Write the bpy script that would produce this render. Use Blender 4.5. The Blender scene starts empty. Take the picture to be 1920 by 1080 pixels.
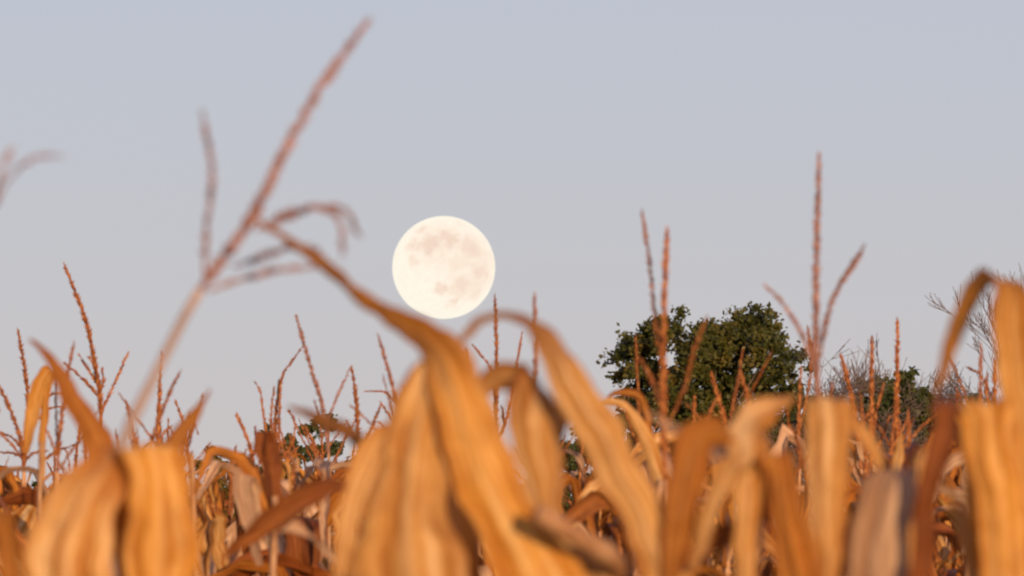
import bpy, math, random
from mathutils import Vector, Matrix, noise as mnoise

random.seed(11)
R = math.radians
scene = bpy.context.scene
COL = scene.collection

# ------------------------------------------------------------------ camera, sky, sun, exposure
EYE = 1.9
HFOV = R(5.17)
FPX = 960.0 / math.tan(HFOV / 2)          # focal length in photo pixels (1920 wide)
HORIZON_Y = 1200.0                        # the eye-level line lies just under the frame
PITCH = math.atan((HORIZON_Y - 540) / FPX)
cam_d = bpy.data.cameras.new('camera')
cam = bpy.data.objects.new('camera', cam_d)
COL.objects.link(cam)
cam.location = (0, 0, EYE)
cam.rotation_euler = (R(90) + PITCH, 0, 0)
cam_d.sensor_width = 36
cam_d.lens_unit = 'FOV'
cam_d.angle = HFOV
cam_d.clip_start = 0.1
cam_d.clip_end = 60000
cam_d.dof.use_dof = True
cam_d.dof.focus_distance = 55
cam_d.dof.aperture_fstop = 34
scene.camera = cam

SUN_EL, SUN_AZ = R(7), R(162)           # azimuth clockwise from the view direction (+Y): behind, a little to the right
world = bpy.data.worlds.new('World')
scene.world = world
world.use_nodes = True
wn = world.node_tree.nodes
wl = world.node_tree.links
wn.clear()
wo = wn.new('ShaderNodeOutputWorld')
bg = wn.new('ShaderNodeBackground')
sky = wn.new('ShaderNodeTexSky')
sky.sky_type = 'NISHITA'
sky.sun_disc = False
sky.sun_elevation = SUN_EL
sky.sun_rotation = SUN_AZ
sky.altitude = 100
sky.air_density = 1.0
sky.dust_density = 0.0
sky.ozone_density = 4.0
bg.inputs['Strength'].default_value = 0.062
# the sky model traces single scattering only: the even violet light that dusk air scatters again is added all over the sky
glow = wn.new('ShaderNodeMix')
glow.data_type = 'RGBA'
glow.blend_type = 'ADD'
glow.inputs[0].default_value = 1.0
glow.inputs[7].default_value = (5.80, 4.66, 6.0, 1)
wl.new(sky.outputs[0], glow.inputs[6])
wl.new(glow.outputs[2], bg.inputs['Color'])
wl.new(bg.outputs[0], wo.inputs['Surface'])

sun_d = bpy.data.lights.new('sun', 'SUN')
sun_d.energy = 5.0
sun_d.angle = R(0.5)
sun_d.color = (1.0, 0.65, 0.37)
sun = bpy.data.objects.new('sun', sun_d)
COL.objects.link(sun)
to_sun = Vector((math.sin(SUN_AZ) * math.cos(SUN_EL), math.cos(SUN_AZ) * math.cos(SUN_EL), math.sin(SUN_EL)))
sun.rotation_euler = to_sun.to_track_quat('Z', 'Y').to_euler()

vs = scene.view_settings
vs.view_transform = 'Standard'
vs.look = 'None'
vs.gamma = 1
vs.use_curve_mapping = False
vs.exposure = 0.0
scene.cycles.use_denoising = True
scene.cycles.max_bounces = 8
scene.cycles.transparent_max_bounces = 8

CR = Vector((1, 0, 0))
CU = Vector((0, -math.sin(PITCH), math.cos(PITCH)))
CF = Vector((0, math.cos(PITCH), math.sin(PITCH)))


def P(x, y, d):
    """The point that stands d metres ahead, where the sight line of photo pixel (x, y) passes."""
    return Vector((0, 0, EYE)) + (CF + CR * ((x - 960) / FPX) + CU * ((540 - y) / FPX)) * d


def px(d):
    return d / FPX


# ------------------------------------------------------------------ materials
def new_mat(name):
    m = bpy.data.materials.new(name)
    m.use_nodes = True
    nt = m.node_tree
    nt.nodes.clear()
    out = nt.nodes.new('ShaderNodeOutputMaterial')
    return m, nt, out


def N(nt, kind, **kw):
    n = nt.nodes.new(kind)
    for k, v in kw.items():
        setattr(n, k, v)
    return n


def ramp(nt, stops):
    r = nt.nodes.new('ShaderNodeValToRGB')
    e = r.color_ramp.elements
    while len(e) < len(stops):
        e.new(0.5)
    for i, (p, c) in enumerate(stops):
        e[i].position = p
        e[i].color = (*c, 1)
    return r


def leaf_material(name, pale, mid, dark, stain, spots=0.45, transl=0.22):
    """Dry maize leaf: streaks along the blade, brown stains, a paler midrib, ribbed relief."""
    m, nt, out = new_mat(name)
    L = nt.links
    uv = N(nt, 'ShaderNodeUVMap')
    oi = N(nt, 'ShaderNodeObjectInfo')
    off = N(nt, 'ShaderNodeVectorMath', operation='MULTIPLY_ADD')
    comb = N(nt, 'ShaderNodeCombineXYZ')
    L.new(oi.outputs['Random'], comb.inputs[0]); L.new(oi.outputs['Random'], comb.inputs[1])
    L.new(comb.outputs[0], off.inputs[0])
    off.inputs[1].default_value = (17, 31, 0)
    L.new(uv.outputs[0], off.inputs[2])
    mp = N(nt, 'ShaderNodeMapping')
    mp.inputs['Scale'].default_value = (7, 2.6, 1)
    L.new(off.outputs[0], mp.inputs[0])
    n1 = N(nt, 'ShaderNodeTexNoise')
    n1.inputs['Scale'].default_value = 1.0; n1.inputs['Detail'].default_value = 5; n1.inputs['Roughness'].default_value = 0.62
    L.new(mp.outputs[0], n1.inputs['Vector'])
    r1 = ramp(nt, [(0.36, dark), (0.50, mid), (0.66, pale)])
    L.new(n1.outputs[0], r1.inputs[0])
    mp2 = N(nt, 'ShaderNodeMapping')
    mp2.inputs['Scale'].default_value = (2.2, 7.0, 1)
    L.new(off.outputs[0], mp2.inputs[0])
    n2 = N(nt, 'ShaderNodeTexNoise')
    n2.inputs['Scale'].default_value = 1.3; n2.inputs['Detail'].default_value = 7; n2.inputs['Roughness'].default_value = 0.65
    L.new(mp2.outputs[0], n2.inputs['Vector'])
    r2 = ramp(nt, [(0.5, (0, 0, 0)), (0.72, (1, 1, 1))])
    L.new(n2.outputs[0], r2.inputs[0])
    amt = N(nt, 'ShaderNodeMath', operation='MULTIPLY')
    amt.inputs[1].default_value = spots
    L.new(r2.outputs[0], amt.inputs[0])
    mx = N(nt, 'ShaderNodeMix', data_type='RGBA')
    L.new(amt.outputs[0], mx.inputs[0]); L.new(r1.outputs[0], mx.inputs[6])
    mx.inputs[7].default_value = (*stain, 1)
    # midrib, paler
    sx = N(nt, 'ShaderNodeSeparateXYZ')
    L.new(uv.outputs[0], sx.inputs[0])
    a = N(nt, 'ShaderNodeMath', operation='SUBTRACT'); a.inputs[1].default_value = 0.5
    L.new(sx.outputs[0], a.inputs[0])
    b = N(nt, 'ShaderNodeMath', operation='ABSOLUTE'); L.new(a.outputs[0], b.inputs[0])
    c = N(nt, 'ShaderNodeMapRange'); c.inputs[1].default_value = 0.02; c.inputs[2].default_value = 0.09
    c.inputs[3].default_value = 0.45; c.inputs[4].default_value = 0.0
    L.new(b.outputs[0], c.inputs[0])
    mx2 = N(nt, 'ShaderNodeMix', data_type='RGBA')
    L.new(c.outputs[0], mx2.inputs[0]); L.new(mx.outputs[2], mx2.inputs[6])
    mx2.inputs[7].default_value = (*pale, 1)
    # brown, dried margins
    eg = N(nt, 'ShaderNodeMapRange'); eg.inputs[1].default_value = 0.36; eg.inputs[2].default_value = 0.5
    eg.inputs[3].default_value = 0.0; eg.inputs[4].default_value = 0.9
    L.new(b.outputs[0], eg.inputs[0])
    em = N(nt, 'ShaderNodeMath', operation='MULTIPLY'); L.new(eg.outputs[0], em.inputs[0]); L.new(n2.outputs[0], em.inputs[1])
    mx3 = N(nt, 'ShaderNodeMix', data_type='RGBA')
    L.new(em.outputs[0], mx3.inputs[0]); L.new(mx2.outputs[2], mx3.inputs[6]); mx3.inputs[7].default_value = (*stain, 1)
    # withered tips turn brown; shade at the folds is painted in the same brown
    dr = N(nt, 'ShaderNodeAttribute'); dr.attribute_name = 'dry'
    da = N(nt, 'ShaderNodeMath', operation='MULTIPLY_ADD')
    L.new(n1.outputs[0], da.inputs[0]); da.inputs[1].default_value = 1.5; da.inputs[2].default_value = -0.05
    db = N(nt, 'ShaderNodeMath', operation='MULTIPLY'); db.use_clamp = True
    L.new(da.outputs[0], db.inputs[0]); L.new(dr.outputs['Fac'], db.inputs[1])
    mx4 = N(nt, 'ShaderNodeMix', data_type='RGBA')
    L.new(db.outputs[0], mx4.inputs[0]); L.new(mx3.outputs[2], mx4.inputs[6]); mx4.inputs[7].default_value = (0.30, 0.082, 0.008, 1)
    # per-leaf value
    hsv = N(nt, 'ShaderNodeHueSaturation')
    vr = N(nt, 'ShaderNodeMapRange'); vr.inputs[3].default_value = 0.74; vr.inputs[4].default_value = 1.06
    L.new(oi.outputs['Random'], vr.inputs[0]); L.new(vr.outputs[0], hsv.inputs['Value'])
    L.new(mx4.outputs[2], hsv.inputs['Color'])
    # veins as relief
    wv = N(nt, 'ShaderNodeTexWave'); wv.bands_direction = 'X'
    wv.inputs['Scale'].default_value = 9; wv.inputs['Distortion'].default_value = 1.2; wv.inputs['Detail'].default_value = 2
    L.new(uv.outputs[0], wv.inputs['Vector'])
    bm = N(nt, 'ShaderNodeBump'); bm.inputs['Strength'].default_value = 0.35; bm.inputs['Distance'].default_value = 0.002
    L.new(wv.outputs[0], bm.inputs['Height'])
    bm2 = N(nt, 'ShaderNodeBump'); bm2.inputs['Strength'].default_value = 0.5; bm2.inputs['Distance'].default_value = 0.006
    L.new(n1.outputs[0], bm2.inputs['Height']); L.new(bm.outputs[0], bm2.inputs['Normal'])
    p = N(nt, 'ShaderNodeBsdfPrincipled')
    p.inputs['Roughness'].default_value = 0.6
    p.inputs['Specular IOR Level'].default_value = 0.25
    L.new(hsv.outputs[0], p.inputs['Base Color']); L.new(bm2.outputs[0], p.inputs['Normal'])
    t = N(nt, 'ShaderNodeBsdfTranslucent')
    L.new(hsv.outputs[0], t.inputs['Color'])
    ms = N(nt, 'ShaderNodeMixShader'); ms.inputs[0].default_value = transl
    L.new(p.outputs[0], ms.inputs[1]); L.new(t.outputs[0], ms.inputs[2])
    L.new(ms.outputs[0], out.inputs[0])
    return m


def plain_material(name, cols, scale=40, rough=0.7, coord='Object', bump=0.3, dist=0.002, spec=0.25):
    m, nt, out = new_mat(name)
    L = nt.links
    tc = N(nt, 'ShaderNodeTexCoord')
    n1 = N(nt, 'ShaderNodeTexNoise')
    n1.inputs['Scale'].default_value = scale; n1.inputs['Detail'].default_value = 6; n1.inputs['Roughness'].default_value = 0.6
    L.new(tc.outputs[coord], n1.inputs['Vector'])
    k = len(cols)
    r = ramp(nt, [(0.3 + 0.4 * i / (k - 1), c) for i, c in enumerate(cols)])
    L.new(n1.outputs[0], r.inputs[0])
    oi = N(nt, 'ShaderNodeObjectInfo')
    hsv = N(nt, 'ShaderNodeHueSaturation')
    vr = N(nt, 'ShaderNodeMapRange'); vr.inputs[3].default_value = 0.8; vr.inputs[4].default_value = 1.15
    L.new(oi.outputs['Random'], vr.inputs[0]); L.new(vr.outputs[0], hsv.inputs['Value'])
    L.new(r.outputs[0], hsv.inputs['Color'])
    bm = N(nt, 'ShaderNodeBump'); bm.inputs['Strength'].default_value = bump; bm.inputs['Distance'].default_value = dist
    L.new(n1.outputs[0], bm.inputs['Height'])
    p = N(nt, 'ShaderNodeBsdfPrincipled')
    p.inputs['Roughness'].default_value = rough
    p.inputs['Specular IOR Level'].default_value = spec
    L.new(hsv.outputs[0], p.inputs['Base Color']); L.new(bm.outputs[0], p.inputs['Normal'])
    L.new(p.outputs[0], out.inputs[0])
    return m


def foliage_material(name, c0, c1, c2, scale=1.2):
    m, nt, out = new_mat(name)
    L = nt.links
    tc = N(nt, 'ShaderNodeTexCoord')
    n1 = N(nt, 'ShaderNodeTexNoise')
    n1.inputs['Scale'].default_value = scale; n1.inputs['Detail'].default_value = 8; n1.inputs['Roughness'].default_value = 0.75
    L.new(tc.outputs['Object'], n1.inputs['Vector'])
    r = ramp(nt, [(0.34, c0), (0.52, c1), (0.7, c2)])
    L.new(n1.outputs[0], r.inputs[0])
    p = N(nt, 'ShaderNodeBsdfPrincipled')
    p.inputs['Roughness'].default_value = 0.55
    p.inputs['Specular IOR Level'].default_value = 0.3
    L.new(r.outputs[0], p.inputs['Base Color'])
    t = N(nt, 'ShaderNodeBsdfTranslucent')
    L.new(r.outputs[0], t.inputs['Color'])
    ms = N(nt, 'ShaderNodeMixShader'); ms.inputs[0].default_value = 0.15
    L.new(p.outputs[0], ms.inputs[1]); L.new(t.outputs[0], ms.inputs[2])
    L.new(ms.outputs[0], out.inputs[0])
    return m


M = {}
M['straw'] = leaf_material('straw_leaf', (0.90, 0.62, 0.30), (0.68, 0.35, 0.090), (0.38, 0.125, 0.014), (0.27, 0.075, 0.010), 0.65, 0.25)
M['gold'] = leaf_material('golden_leaf', (0.88, 0.56, 0.21), (0.68, 0.31, 0.045), (0.42, 0.140, 0.010), (0.26, 0.070, 0.009), 0.6, 0.25)
M['brown'] = leaf_material('brown_leaf', (0.50, 0.20, 0.05), (0.33, 0.105, 0.018), (0.16, 0.044, 0.008), (0.08, 0.022, 0.007), 0.5, 0.14)
M['dark'] = leaf_material('dark_brown_leaf', (0.36, 0.12, 0.02), (0.21, 0.056, 0.009), (0.10, 0.024, 0.006), (0.05, 0.015, 0.006), 0.6, 0.12)
M['rust'] = leaf_material('rust_leaf', (0.66, 0.31, 0.07), (0.50, 0.18, 0.022), (0.26, 0.070, 0.008), (0.14, 0.038, 0.008), 0.6, 0.2)
M['pale'] = leaf_material('bleached_leaf', (0.82, 0.57, 0.36), (0.68, 0.43, 0.25), (0.38, 0.19, 0.09), (0.28, 0.12, 0.05), 0.5, 0.25)
M['tassel'] = plain_material('tassel_rust', [(0.12, 0.034, 0.011), (0.28, 0.095, 0.026), (0.48, 0.21, 0.065)], 90)
M['tassel_pink'] = plain_material('tassel_faded', [(0.16, 0.072, 0.053), (0.26, 0.13, 0.098), (0.39, 0.22, 0.17)], 90)
M['stalk'] = plain_material('dry_stalk', [(0.26, 0.12, 0.05), (0.42, 0.23, 0.11), (0.54, 0.33, 0.18)], 25)
M['stalk_pale'] = plain_material('bleached_stalk', [(0.36, 0.25, 0.20), (0.46, 0.34, 0.29), (0.54, 0.42, 0.36)], 25)
M['bark'] = plain_material('bark', [(0.05, 0.035, 0.025), (0.09, 0.065, 0.045), (0.14, 0.10, 0.07)], 6, 0.9)
M['twig'] = plain_material('bare_twig', [(0.10, 0.07, 0.06), (0.16, 0.12, 0.10), (0.22, 0.17, 0.15)], 3, 0.9)
M['oak'] = foliage_material('oak_foliage', (0.028, 0.038, 0.009), (0.065, 0.072, 0.012), (0.16, 0.105, 0.018))
M['hedge'] = foliage_material('hedge_foliage', (0.028, 0.040, 0.014), (0.05, 0.065, 0.018), (0.10, 0.09, 0.025))
M['olive'] = foliage_material('autumn_foliage', (0.08, 0.065, 0.015), (0.16, 0.105, 0.02), (0.26, 0.14, 0.03))
M['soil'] = plain_material('field_soil', [(0.07, 0.045, 0.03), (0.12, 0.08, 0.05), (0.22, 0.15, 0.08)], 1.5, 0.95, 'Object', 0.6, 0.05)


def moon_material():
    m, nt, out = new_mat('moon_surface')
    L = nt.links
    tc = N(nt, 'ShaderNodeTexCoord')
    nz = N(nt, 'ShaderNodeTexNoise')
    nz.inputs['Scale'].default_value = 4.5; nz.inputs['Detail'].default_value = 8; nz.inputs['Roughness'].default_value = 0.6
    L.new(tc.outputs['Object'], nz.inputs['Vector'])
    warp = N(nt, 'ShaderNodeVectorMath', operation='MULTIPLY_ADD')
    sub = N(nt, 'ShaderNodeVectorMath', operation='SUBTRACT'); sub.inputs[1].default_value = (0.5, 0.5, 0.5)
    L.new(nz.outputs['Color'], sub.inputs[0])
    L.new(sub.outputs[0], warp.inputs[0]); warp.inputs[1].default_value = (0.5, 0.5, 0.5)
    L.new(tc.outputs['Object'], warp.inputs[2])
    maria = [(-.42, .72, .13, .7), (-.58, .42, .17, .75), (-.26, .42, .24, 1.0), (.10, .55, .26, .95), (.55, .36, .30, .8),
             (.26, .05, .20, .55), (-.58, .10, .12, .6), (.70, -.15, .32, .75), (-.04, -.44, .15, .85), (.33, -.36, .28, .7),
             (.2, -.67, .13, .8), (.6, -.5, .24, .6), (.02, .12, .12, .4), (.30, .84, .12, .3), (.72, .05, .55, .42), (.35, .25, .4, .45), (-.1, .45, .5, .45)]
    acc = None
    for (x, z, r, s) in maria:
        y = -math.sqrt(max(0.05, 1 - x * x - z * z))
        ds = N(nt, 'ShaderNodeVectorMath', operation='DISTANCE')
        ds.inputs[1].default_value = (x, y, z)
        L.new(warp.outputs[0], ds.inputs[0])
        mr = N(nt, 'ShaderNodeMapRange', interpolation_type='SMOOTHSTEP')
        mr.inputs[1].default_value = r * 1.7; mr.inputs[2].default_value = r * 0.2
        mr.inputs[3].default_value = 0; mr.inputs[4].default_value = s
        L.new(ds.outputs['Value'], mr.inputs[0])
        if acc is None:
            acc = mr.outputs[0]
        else:
            mxm = N(nt, 'ShaderNodeMath', operation='MAXIMUM')
            L.new(acc, mxm.inputs[0]); L.new(mr.outputs[0], mxm.inputs[1])
            acc = mxm.outputs[0]
    n2 = N(nt, 'ShaderNodeTexNoise')
    n2.inputs['Scale'].default_value = 7; n2.inputs['Detail'].default_value = 8; n2.inputs['Roughness'].default_value = 0.65
    L.new(tc.outputs['Object'], n2.inputs['Vector'])
    mr2 = N(nt, 'ShaderNodeMapRange'); mr2.inputs[1].default_value = 0.3; mr2.inputs[2].default_value = 0.7
    mr2.inputs[3].default_value = -0.12; mr2.inputs[4].default_value = 0.26
    L.new(n2.outputs[0], mr2.inputs[0])
    ad = N(nt, 'ShaderNodeMath', operation='ADD'); ad.use_clamp = True
    L.new(acc, ad.inputs[0]); L.new(mr2.outputs[0], ad.inputs[1])
    r = ramp(nt, [(0.0, (1.0, 0.945, 0.81)), (0.38, (1.0, 0.865, 0.72)), (1.0, (0.90, 0.70, 0.57))])
    L.new(ad.outputs[0], r.inputs[0])
    em = N(nt, 'ShaderNodeEmission')
    em.inputs['Strength'].default_value = 1.0
    L.new(r.outputs[0], em.inputs['Color'])
    L.new(em.outputs[0], out.inputs[0])
    return m


M['moon'] = moon_material()

# ------------------------------------------------------------------ object helpers


def tag(o, label=None, cat=None, group=None, kind=None):
    if label: o['label'] = label
    if cat: o['category'] = cat
    if group: o['group'] = group
    if kind: o['kind'] = kind
    return o


def make_mesh(name, verts, faces, mat, uvs=None, smooth=True, dry=None):
    me = bpy.data.meshes.new(name)
    me.from_pydata([tuple(v) for v in verts], [], faces)
    me.materials.append(mat)
    if uvs is not None:
        ul = me.uv_layers.new(name='UVMap')
        flat = []
        for lp in me.loops:
            flat.extend(uvs[lp.vertex_index])
        ul.data.foreach_set('uv', flat)
    if dry is not None:
        at = me.attributes.new('dry', 'FLOAT', 'POINT')
        at.data.foreach_set('value', dry)
    if smooth:
        me.polygons.foreach_set('use_smooth', [True] * len(me.polygons))
    me.update()
    return me


def link(name, me, parent=None, matrix=None):
    o = bpy.data.objects.new(name, me)
    COL.objects.link(o)
    if parent is not None:
        o.parent = parent
    if matrix is not None:
        o.matrix_local = matrix
    return o


def empty(name, loc):
    o = bpy.data.objects.new(name, None)
    o.empty_display_size = 0.1
    COL.objects.link(o)
    o.location = loc
    return o


def catmull(pts, n):
    """Resample a list of equal-length number tuples, n steps a segment."""
    out = []
    k = len(pts)
    for i in range(k - 1):
        p0, p1, p2, p3 = pts[max(i - 1, 0)], pts[i], pts[i + 1], pts[min(i + 2, k - 1)]
        for j in range(n):
            t = j / n
            t2, t3 = t * t, t * t * t
            out.append(tuple(0.5 * ((2 * b) + (c - a) * t + (2 * a - 5 * b + 4 * c - d) * t2 + (3 * b - a - 3 * c + d) * t3)
                             for a, b, c, d in zip(p0, p1, p2, p3)))
    out.append(tuple(pts[-1]))
    return out


def frames(path):
    """Parallel-transported side vectors along a path of Vectors."""
    res = []
    side = None
    for i, p in enumerate(path):
        t = (path[min(i + 1, len(path) - 1)] - path[max(i - 1, 0)])
        if t.length < 1e-9: t = Vector((0, 0, 1))
        t.normalize()
        if side is None:
            side = t.cross(Vector((0, 1, 0.2)))
            if side.length < 1e-3: side = t.cross(Vector((1, 0, 0)))
        else:
            side = side - t * side.dot(t)
        side.normalize()
        res.append((t, side.copy(), t.cross(side).normalized()))
    return res


def tube(path, radii, sides=8):
    verts, faces = [], []
    fr = frames(path)
    for p, r, (t, s, b) in zip(path, radii, fr):
        for k in range(sides):
            a = 2 * math.pi * k / sides
            verts.append(p + (s * math.cos(a) + b * math.sin(a)) * r)
    for i in range(len(path) - 1):
        for k in range(sides):
            k2 = (k + 1) % sides
            faces.append((i * sides + k, i * sides + k2, (i + 1) * sides + k2, (i + 1) * sides + k))
    faces.append(tuple(reversed(range(sides))))
    faces.append(tuple((len(path) - 1) * sides + k for k in range(sides)))
    return verts, faces


def resample(path, step):
    """Evenly spaced points along a polyline of Vectors."""
    out = [path[0].copy()]
    left = step
    for a, b in zip(path, path[1:]):
        seg = (b - a).length
        pos = 0.0
        while seg - pos >= left:
            pos += left
            out.append(a.lerp(b, pos / seg))
            left = step
        left -= seg - pos
    if (out[-1] - path[-1]).length > step * 0.3:
        out.append(path[-1].copy())
    return out


def spikelet_tube(path, r_core, r_out, bare=0.0, sides=6, step=0.005, seed=0, length=0.009):
    """A tassel axis whose faces are drawn out into pointed spikelets that lean towards its tip; one connected surface."""
    rnd = random.Random(seed)
    pts = resample(path, step)
    fr = frames(pts)
    n = len(pts)
    verts, faces = [], []
    for i, (p, (t, s, b)) in enumerate(zip(pts, fr)):
        f = i / max(1, n - 1)
        rr = r_core * (1.0 - 0.55 * f) if f < 0.97 else r_core * 0.15
        for k in range(sides):
            a = 2 * math.pi * k / sides + i * 0.35
            verts.append(p + (s * math.cos(a) + b * math.sin(a)) * rr)
    for i in range(n - 1):
        f = i / max(1, n - 1)
        for k in range(sides):
            k2 = (k + 1) % sides
            q = (i * sides + k, i * sides + k2, (i + 1) * sides + k2, (i + 1) * sides + k)
            if f > bare and f < 0.985 and rnd.random() < 0.62:
                c = sum((verts[j] for j in q), Vector()) / 4
                o = (c - (pts[i] + pts[i + 1]) / 2).normalized()
                taper = min(1.0, (1 - f) * 4 + 0.35)
                w = (r_out - r_core) * taper * rnd.uniform(0.55, 1.25)
                apex = c + o * w + fr[i][0] * length * rnd.uniform(0.5, 1.1) + Vector((rnd.uniform(-1, 1), rnd.uniform(-1, 1), rnd.uniform(-1, 1))) * 0.0012
                j = len(verts)
                verts.append(apex)
                for e in range(4):
                    faces.append((q[e], q[(e + 1) % 4], j))
            else:
                faces.append(q)
    faces.append(tuple(reversed(range(sides))))
    faces.append(tuple((n - 1) * sides + k for k in range(sides)))
    return verts, faces


def ribbon(stations, nx, fold, ripple, seed, pleat=0.0):
    """stations: (centre, side unit vector, normal, half width, length so far). A leaf blade with a midrib fold, waves and ragged edges."""
    rnd = random.Random(seed)
    ph = [rnd.uniform(0, 6.28) for _ in range(8)]
    total = stations[-1][4]
    verts, faces, uvs = [], [], []
    for (c, s, nrm, w, v) in stations:
        for k in range(nx):
            u = -1 + 2 * k / (nx - 1)
            sg = 0 if u < 0 else 2
            edge = 1 + 0.07 * math.sin(v * 60 + ph[sg]) + 0.05 * math.sin(v * 143 + ph[sg + 1])
            rip = abs(u) ** 1.5 * (math.sin(v * 34 + ph[4 + sg // 2]) + 0.6 * math.sin(v * 77 + ph[6 + sg // 2]))
            mid = 0.35 * math.sin(u * 4 + v * 15 + ph[5]) + pleat * math.sin(u * 7.5 + ph[2] + v * 3)
            verts.append(c + s * (w * u * edge) + nrm * (w * (1.3 * fold * (abs(u) ** 1.15 - 0.45) + ripple * (rip + mid))))
            uvs.append((k / (nx - 1), v * 2.2))
    for i in range(len(stations) - 1):
        for k in range(nx - 1):
            a = i * nx + k
            faces.append((a, a + 1, a + nx + 1, a + nx))
    return verts, faces, uvs


# ------------------------------------------------------------------ ground
def build_ground():
    S = 30000.0
    xs = [-S, -3000, -400, -60, -20, -6, 6, 20, 60, 400, 3000, S]
    ys = [-S, -3000, -300, -30, 0, 6, 12, 20, 30, 50, 90, 200, 400, 1200, 4000, S]
    verts = [(x, y, 0) for y in ys for x in xs]
    nx = len(xs)
    faces = [(j * nx + i, j * nx + i + 1, (j + 1) * nx + i + 1, (j + 1) * nx + i) for j in range(len(ys) - 1) for i in range(nx - 1)]
    o = link('ground', make_mesh('ground', verts, faces, M['soil'], smooth=False))
    tag(o, 'flat field soil under the corn', None, None, 'structure')


build_ground()

# ------------------------------------------------------------------ moon
def build_moon():
    D = 20000.0
    c = P(832, 501.5, D)
    r = 96.5 * px(D)
    nlat, nlon = 64, 96
    verts, faces = [(0, 0, 1)], []
    for i in range(1, nlat):
        th = math.pi * i / nlat
        for k in range(nlon):
            a = 2 * math.pi * k / nlon
            verts.append((math.sin(th) * math.cos(a), math.sin(th) * math.sin(a), math.cos(th)))
    verts.append((0, 0, -1))
    for k in range(nlon):
        faces.append((0, 1 + k, 1 + (k + 1) % nlon))
    for i in range(nlat - 2):
        for k in range(nlon):
            k2 = (k + 1) % nlon
            a = 1 + i * nlon
            faces.append((a + k, a + nlon + k, a + nlon + k2, a + k2))
    last = len(verts) - 1
    a = 1 + (nlat - 2) * nlon
    for k in range(nlon):
        faces.append((a + (k + 1) % nlon, a + k, last))
    o = link('moon', make_mesh('moon', verts, faces, M['moon']))
    o.location = c
    o.scale = (r, r, r)
    tag(o, 'full cream coloured moon low over the cornfield', 'moon')


build_moon()

# ------------------------------------------------------------------ trees beyond the field
def grow(p, d, length, rad, depth, out, rnd, spread, gravity=0.0, kids=3):
    """Branch skeleton: list of (points, radii, depth)."""
    n = 5
    pts, rads = [p.copy()], [rad]
    cur, dirn = p.copy(), d.normalized()
    for i in range(n):
        dirn = (dirn + Vector((rnd.uniform(-1, 1), rnd.uniform(-1, 1), rnd.uniform(-0.6, 0.8))) * 0.10 + Vector((0, 0, gravity))).normalized()
        cur = cur + dirn * (length / n)
        pts.append(cur.copy()); rads.append(rad * (1 - 0.6 * (i + 1) / n))
    out.append((pts, rads, depth))
    if depth <= 0:
        return
    for k in range(kids):
        f = rnd.uniform(0.35, 1.0)
        j = min(n, max(1, int(f * n)))
        axis = Vector((rnd.uniform(-1, 1), rnd.uniform(-1, 1), rnd.uniform(-1, 1))).normalized()
        nd = (dirn + axis * spread).normalized()
        grow(pts[j], nd, length * rnd.uniform(0.55, 0.8), rads[j] * 0.7, depth - 1, out, rnd, spread, gravity, kids)


def join_tubes(branches, sides):
    verts, faces = [], []
    for pts, rads, dep in branches:
        v, f = tube(pts, rads, sides)
        o = len(verts)
        verts += v
        faces += [tuple(i + o for i in q) for q in f]
    return verts, faces


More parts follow.
